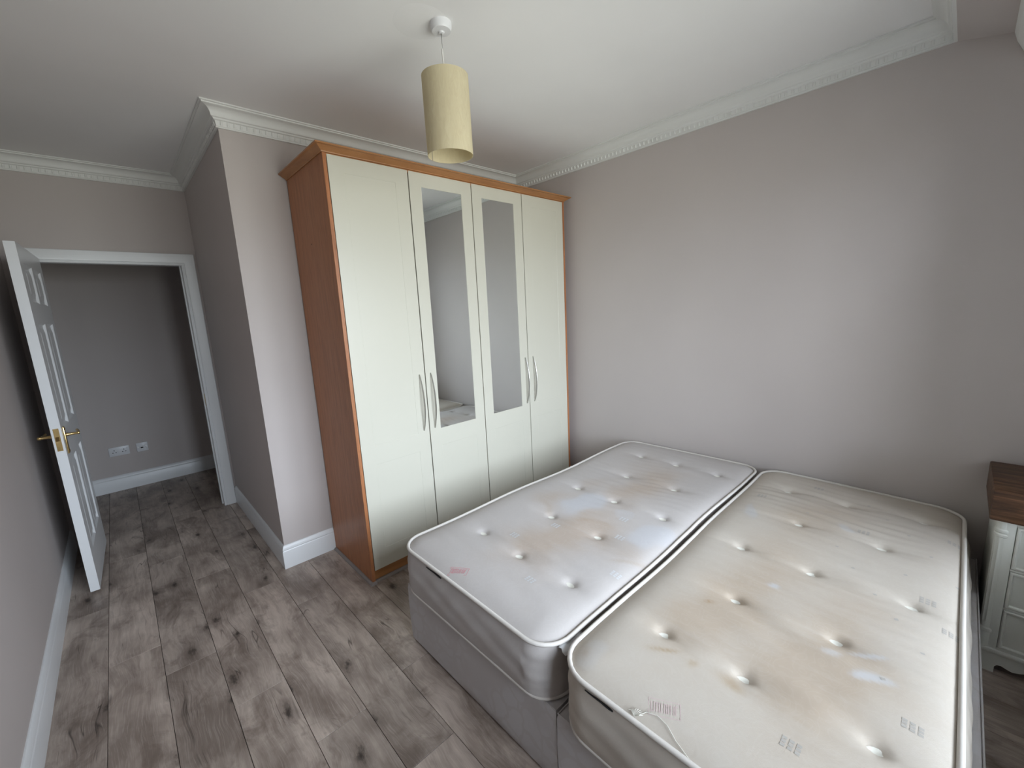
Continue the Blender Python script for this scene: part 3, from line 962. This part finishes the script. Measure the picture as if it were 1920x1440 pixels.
    if rc:
        dcl = part('woven_motif', decal(rc), pm_, o, None, 'small woven grid motifs in the cloth')
        dcl['kind'] = 'stuff'
    # inked stamp
    sp0, w_, h_, ang, smat = stamp
    q = loc(sp0)
    c_, s_ = math.cos(ang), math.sin(ang)
    P = lambda u, v_: (q[0] + u * c_ - v_ * s_, q[1] + u * s_ + v_ * c_)
    rc = [(P(0, h_ / 2), w_ / 2, 0.0009, ang), (P(0, -h_ / 2), w_ / 2, 0.0009, ang), (P(-w_ / 2, 0), 0.0009, h_ / 2, ang), (P(w_ / 2, 0), 0.0009, h_ / 2, ang)]
    rs2 = np.random.RandomState(seed + 5)
    u = -w_ / 2 + 0.006
    while u < w_ / 2 - 0.008:
        rc.append((P(u, 0), 0.0012, h_ * 0.30, ang))
        if rs2.rand() > 0.35:
            rc.append((P(u + 0.003, h_ * 0.27 * (1 if rs2.rand() > 0.5 else -1)), 0.0028, 0.0011, ang))
        u += 0.0045 + 0.003 * rs2.rand()
    part('ink_stamp', decal(rc, 0.0008), smat, o, None, 'small red ink stamp')
    # black edge of a sewn-in tape under the piping at the foot end
    ya, yb_ = tag_y
    pth = []
    for k in range(9):
        yy = loc((-hx + cx, ya + (yb_ - ya) * k / 8))[1]
        zz = float(height(-hx, yy)) - 0.0115
        pth.append((-hx - 0.0042 - 0.0008 * math.sin(k), yy, zz))
    part('black_tape', G().tube(pth, [0.0015, 0.002, 0.002, 0.0025, 0.003, 0.0034, 0.0036, 0.0034, 0.002], 6), 'black_plastic', o)
    return o, height, loc


LT = [(-1.64, -1.339), (-1.655, -1.592), (-1.655, -1.861), (-1.318, -1.473), (-1.316, -1.745), (-0.98, -1.375), (-0.992, -1.619), (-0.993, -1.884), (-0.657, -1.486), (-0.663, -1.78), (-0.321, -1.39), (-0.320, -1.629), (-0.321, -1.875)]
RT = [(-0.309, -2.23), (-0.313, -2.474), (-0.293, -2.738), (-0.659, -2.354), (-0.992, -2.229), (-0.659, -2.634), (-0.998, -2.471), (-1.336, -2.325), (-0.989, -2.743), (-1.649, -2.225), (-1.33, -2.603), (-1.649, -2.452), (-1.641, -2.723)]
ml, hL, locL = mattress('white mattress with red stamp and tan water stains, nearer the wardrobe', 'ticking_white', -0.990, -1.564, -math.radians(0.12), 1.910, 0.446, (0.004, -0.004, -0.002, 0.010, 0.002), LT,
    [((-1.569, -1.605), 0.17, 0.15, 0.75), ((-1.315, -1.621), 0.20, 0.12, 0.8), ((-0.842, -1.647), 0.17, 0.12, 0.85), ((-1.20, -1.36), 0.10, 0.08, 0.6), ((-1.324, -1.907), 0.10, 0.06, 0.45),
     ((-1.277, -1.771), 0.12, 0.08, 0.6), ((-0.592, -1.67), 0.14, 0.12, 0.6), ((-0.9, -1.42), 0.16, 0.06, 0.35), ((-0.45, -1.5), 0.2, 0.16, 0.25)],
    [((-1.10, -1.515), 0.15, 0.085, 0.15, 0.9), ((-1.17, -1.925), 0.13, 0.075, 0.2, 0.8), ((-1.10, -1.72), 0.05, 0.05, 0.0, 0.35)],
    [((-1.40, -1.93), 0.014, 0.06, 0.5, 0.25), ((-1.26, -1.66), 0.02, 0.07, 0.3, 0.22), ((-1.27, -1.42), 0.02, 0.05, -0.3, 0.22)], 0.06,
    [(-1.568, -1.472), (-1.752, -1.748), (-1.272, -1.828), (-1.381, -1.553), (-1.499, -1.955), (-1.136, -1.763)], [], 'pale_print', 0.10, 0.55,
    ((-1.900, -1.498), 0.080, 0.036, -math.pi / 2 + 0.50, 'red_stamp'), (-1.335, -1.445), 3, 'piping_white')
mr, hR, locR = mattress('cream yellowed mattress with grey woven motifs and brown spots, nearer the bedside chest', 'ticking_cream', -0.993, -2.4505, -math.radians(0.12), 1.914, 0.4035, (0.004, 0.002, 0.032, 0.002, 0.004), RT,
    [((-1.451, -2.295), 0.20, 0.14, 0.6), ((-1.489, -2.598), 0.18, 0.12, 0.75), ((-0.612, -2.344), 0.16, 0.10, 0.5), ((-1.028, -2.358), 0.25, 0.13, 0.55), ((-1.319, -2.333), 0.16, 0.10, 0.45),
     ((-1.582, -2.28), 0.15, 0.10, 0.4), ((-1.191, -2.606), 0.20, 0.10, 0.5), ((-1.6, -2.568), 0.2, 0.14, 0.4), ((-0.483, -2.456), 0.2, 0.10, 0.35)],
    [((-1.206, -2.395), 0.017, 0.020, 0, 0.9), ((-1.438, -2.674), 0.020, 0.038, 0.25, 0.9), ((-1.361, -2.675), 0.013, 0.05, 0.3, 0.8), ((-0.665, -2.158), 0.07, 0.03, 0, 0.7), ((-1.401, -2.582), 0.014, 0.035, 0.2, 0.6), ((-1.86, -2.12), 0.05, 0.05, 0, 0.35), ((-0.58, -2.54), 0.02, 0.035, 0, 0.6)],
    [((-1.428, -2.246), 0.010, 0.018, 0.4, 0.75), ((-1.715, -2.245), 0.011, 0.035, 0.55, 0.65), ((-1.736, -2.328), 0.010, 0.020, 0.5, 0.5), ((-1.704, -2.423), 0.010, 0.030, 0.5, 0.5), ((-1.88, -2.10), 0.012, 0.02, 0.2, 0.4)], 0.16,
    [(-0.208, -2.339), (-0.47, -2.151), (-0.589, -2.567), (-0.446, -2.83), (-0.94, -2.777), (-1.07, -2.833), (-1.535, -2.777), (-1.775, -2.591)],
    [(-0.321, -2.337), (-0.272, -2.547), (-0.2, -2.682), (-0.54, -2.36), (-0.4, -2.624), (-0.51, -2.701), (-0.776, -2.509), (-0.633, -2.771), (-0.893, -2.576), (-0.825, -2.714), (-1.012, -2.652), (-0.767, -2.843), (-1.116, -2.714), (-1.237, -2.779), (-1.421, -2.713)],
    'grey_print', 0.10, 1.0, ((-1.885, -2.345), 0.075, 0.040, -math.pi / 2 + 0.45, 'faded_red_stamp'), (-2.15, -2.24), 8, 'piping_white')
# loose thread pulled out of the piping at the foot of the cream mattress
tp = [(-1.938, -2.303), (-1.921, -2.316), (-1.913, -2.341), (-1.918, -2.369), (-1.934, -2.398), (-1.944, -2.428), (-1.953, -2.455)]
pp = []
for i in range(len(tp) - 1):
    for k in range(4):
        f = k / 4
        x, y = locR((tp[i][0] * (1 - f) + tp[i + 1][0] * f, tp[i][1] * (1 - f) + tp[i + 1][1] * f))
        pp.append((x, y, float(hR(x, y)) + 0.005))
g = G().tube(pp, 0.0011, 5)
for k in range(9):
    a = -1.2 + k * 0.3
    x, y = locR((-1.944, -2.296))
    z = float(hR(x, y)) + 0.006
    g.tube([(x, y, z), (x + 0.012 * math.cos(a), y + 0.012 * math.sin(a), z + 0.008), (x + 0.020 * math.cos(a + 0.3), y + 0.018 * math.sin(a), z + 0.006)], 0.0007, 4)
part('loose_thread', g, 'tuft_felt', mr)
# folded cloth corner sticking out between the mattresses at the foot end
x, y = -0.885, -0.452
fg = G()
fl_pts = [[(x + 0.10 * i / 5 - 0.02 + 0.004 * math.sin(j * 2.0), y + 0.008 - 0.030 * j / 3, 0.196 - 0.004 * j + 0.004 * math.sin(i * 1.7 + j)) for j in range(4)] for i in range(6)]
fg.rings(fl_pts, False)
fo = part('cloth_flap', fg, 'plastic_white', ml, 60, 'white folded cloth flap')
sm = fo.modifiers.new('thickness', 'SOLIDIFY')
sm.thickness = 0.0012

# ------------------------------------------------------------------ bedside chest
CX0, CY1 = -0.390, -2.931
CY0, CXB = -3.330, -0.020
ch = thing('bedside_chest', 'white bedside chest with thick dark wooden top', 'bedside chest', ((CX0 + CXB) / 2, (CY0 + CY1) / 2, 0))
ox, oy = (CX0 + CXB) / 2, (CY0 + CY1) / 2


def cb(x0, x1, y0, y1, z0, z1, b=0.003, g=None):
    return (g or G()).bbox(x0 - ox, x1 - ox, y0 - oy, y1 - oy, z0, z1, b, 2)


part('top_board', cb(CX0 - 0.018, CXB + 0.002, CY0 - 0.018, CY1 + 0.020, 0.642, 0.766, 0.005), 'rustic_pine', ch, 40, 'thick dark-stained plank top')
bodyg = cb(CX0 + 0.020, CXB, CY0 + 0.004, CY1 - 0.004, 0.10, 0.642)
# face frame: stiles and rails
fx0, fx1 = CX0, CX0 + 0.020
st = 0.052
for a, b in ((CY1 - st, CY1 - 0.022), (CY0 + 0.022, CY0 + st)):
    cb(fx0, fx1, a, b, 0.10, 0.642, 0.002, bodyg)
DR = [(0.112, 0.281), (0.290, 0.445), (0.454, 0.628)]
for a, b in ((0.10, 0.112), (0.281, 0.290), (0.445, 0.454), (0.628, 0.642)):
    cb(fx0, fx1, CY0 + st, CY1 - st, a, b, 0.001, bodyg)
part('carcass', bodyg, 'cream_paint', ch, 40)
for z0, z1 in DR:
    ya, yb_ = CY0 + st + 0.0015, CY1 - st - 0.0015
    g = G()
    R = lambda i_, x: [(x - ox, ya + i_ - oy, z0 + 0.0015 + i_), (x - ox, yb_ - i_ - oy, z0 + 0.0015 + i_), (x - ox, yb_ - i_ - oy, z1 - 0.0015 - i_), (x - ox, ya + i_ - oy, z1 - 0.0015 - i_)]
    g.rings([R(0, CX0 + 0.018), R(0, CX0 - 0.001), R(0.003, CX0 - 0.005), R(0.008, CX0 - 0.005), R(0.011, CX0 - 0.001), R(0.012, CX0 + 0.004)], True, True, True)
    dr = part('drawer', g, 'cream_paint', ch, 25)
    part('knob', G().lathe([(0.016, -0.026), (0.019, -0.020), (0.017, -0.013), (0.008, -0.009), (0.008, 0.001)], (CX0 + 0.004 - ox, 0, (z0 + z1) / 2), 16, 'x'), 'rustic_pine', dr, 40)
# fluted quarter columns at the front corners
for cy_, sgn in ((CY1 - 0.020, 1), (CY0 + 0.020, -1)):
    cxm = CX0 + 0.018

    def ringc(r, z, flute):
        p = []
        for k in range(40):
            a = 2 * math.pi * k / 40
            rr_ = r - (flute * (0.5 + 0.5 * math.cos(a * 10)))
            p.append((cxm + rr_ * math.cos(a) - ox, cy_ + rr_ * math.sin(a) - oy, z))
        return p
    g = G().rings([ringc(0.0205, 0.10, 0), ringc(0.0205, 0.165, 0), ringc(0.0225, 0.168, 0), ringc(0.0225, 0.178, 0), ringc(0.019, 0.184, 0), ringc(0.019, 0.205, 0), ringc(0.0195, 0.210, 0.0028),
                   ringc(0.0195, 0.545, 0.0028), ringc(0.019, 0.555, 0), ringc(0.019, 0.572, 0), ringc(0.0225, 0.576, 0), ringc(0.0225, 0.584, 0), ringc(0.019, 0.589, 0), ringc(0.0225, 0.595, 0),
                   ringc(0.0225, 0.603, 0), ringc(0.0195, 0.608, 0), ringc(0.0195, 0.642, 0)], True, True, True)
    part('fluted_column', g, 'cream_paint', ch, 30)
part('base_moulding', cb(CX0 - 0.010, CXB, CY0 - 0.008, CY1 + 0.004, 0.082, 0.103, 0.006), 'cream_paint', ch, 40)
# bracket-footed skirt with scalloped lower edge
yl, yr = CY1 + 0.001 - oy, CY0 - 0.004 - oy
sk = [(yl, 0.082), (yl, 0.0), (yl - 0.055, 0.0)]
wsk = (yl - 0.055) - (yr + 0.055)
for t_, z in ((0.0, 0.028), (0.02, 0.038), (0.06, 0.040), (0.11, 0.034), (0.16, 0.030), (0.22, 0.036), (0.30, 0.048), (0.40, 0.054), (0.5, 0.056), (0.60, 0.054), (0.70, 0.048), (0.78, 0.036), (0.84, 0.030), (0.89, 0.034), (0.94, 0.040), (0.98, 0.038), (1.0, 0.028)):
    sk.append((yl - 0.055 - t_ * wsk, z))
sk += [(yr + 0.055, 0.0), (yr, 0.0), (yr, 0.082)]
part('skirt', G().prism(sk, CX0 - 0.004 - ox, CX0 + 0.016 - ox, 'yz'), 'cream_paint', ch)
for a, b in ((CY1 - 0.014, CY1 + 0.001), (CY0 - 0.004, CY0 + 0.014)):
    part('side_skirt', G().box(CX0 + 0.016 - ox, CXB - ox, a - oy, b - oy, 0.0, 0.082), 'cream_paint', ch)

# ------------------------------------------------------------------ pendant lamp
LX, LY = -1.628, -1.266
pn = thing('pendant_lamp', 'cylindrical cream paper pendant lamp hanging from the ceiling', 'pendant lamp', (LX, LY, H))
part('ceiling_rose', G().lathe([(0.041, 0), (0.041, -0.012), (0.039, -0.024), (0.036, -0.029), (0.012, -0.031), (0.010, -0.036), (0.004, -0.037)], (0, 0, 0), 32), 'plastic_white', pn, 35, 'white ceiling rose')
part('cord', G().tube([(0, 0, -0.036), (-0.0015, 0.0015, -0.09), (0, 0, -0.15), (0.001, -0.001, -0.21)], 0.0032, 8), 'cord_white', pn, 60)
part('lamp_holder', G().lathe([(0.008, -0.205), (0.014, -0.212), (0.019, -0.235), (0.019, -0.262), (0.016, -0.268)], (0, 0, 0), 20), 'plastic_white', pn, 40)
SR, S0, S1 = 0.0925, 2.157 - H, 2.449 - H
tilt = (0.012, -0.016, 0)
g = G().lathe([(SR, S0), (SR, S1), (SR - 0.0016, S1), (SR - 0.0016, S0), (SR, S0)], (0, 0, 0), 64, cap=False)
shd = part('lamp_shade', g, 'shade', pn, 40, 'cream textured paper cylinder shade', rot=tilt)
part('shade_seam', G().box(-0.0012, 0.0012, SR - 0.0024, SR - 0.0016, S0, S1), 'bead_grey', shd, rot=(0, 0, 0.35))
sp_ = G()
for k in range(3):
    a = 2 * math.pi * k / 3 + 0.5
    sp_.tube([(0.018 * math.cos(a), 0.018 * math.sin(a), -0.245), (0.06 * math.cos(a), 0.06 * math.sin(a), -0.225), ((SR - 0.002) * math.cos(a), (SR - 0.002) * math.sin(a), S1 - 0.004)], 0.0012, 5)
sp_.tube([((SR - 0.003) * math.cos(2 * math.pi * k / 40), (SR - 0.003) * math.sin(2 * math.pi * k / 40), S1 - 0.004) for k in range(40)], 0.0012, 5, True)
part('shade_carrier', sp_, 'cord_white', shd)

# ------------------------------------------------------------------ sockets and switch
def socket(name, label, x, z, w, gangs):
    o = thing(name, label, 'socket', (x, YH, z))
    part('face_plate', G().bbox(-w / 2, w / 2, -0.010, 0, -0.043, 0.043, 0.003), 'plastic_white', o, 40)
    return o


so = socket('power_socket', 'white double power socket on the hall wall', -2.869, 0.382, 0.146, 2)
for sgn in (-1, 1):
    cx_ = sgn * 0.034
    for dx, dz, a, b in ((0, 0.012, 0.0028, 0.0055), (-0.011, -0.009, 0.0042, 0.0030), (0.011, -0.009, 0.0042, 0.0030)):
        part('pin_hole', G().box(cx_ + dx - a, cx_ + dx + a, -0.0106, -0.0098, dz - b, dz + b), 'black_plastic', so)
    part('rocker_switch', G().bbox(sgn * 0.058 - 0.005, sgn * 0.058 + 0.005, -0.0125, -0.0098, 0.012, 0.028, 0.001), 'plastic_white', so)
so = socket('telephone_socket', 'white square telephone socket with black port beside the power socket', -2.702, 0.381, 0.086, 1)
part('port_surround', G().bbox(-0.022, 0.022, -0.0125, -0.0098, -0.020, 0.016, 0.001), 'plastic_white', so)
part('port', G().box(-0.013, 0.006, -0.0130, -0.0120, -0.012, 0.000), 'black_plastic', so)
for sgn in (-1, 1):
    part('screw', G().lathe([(0.004, -0.0103), (0.004, -0.0095)], (sgn * 0.030, 0, 0), 10, 'y'), 'nickel', so)
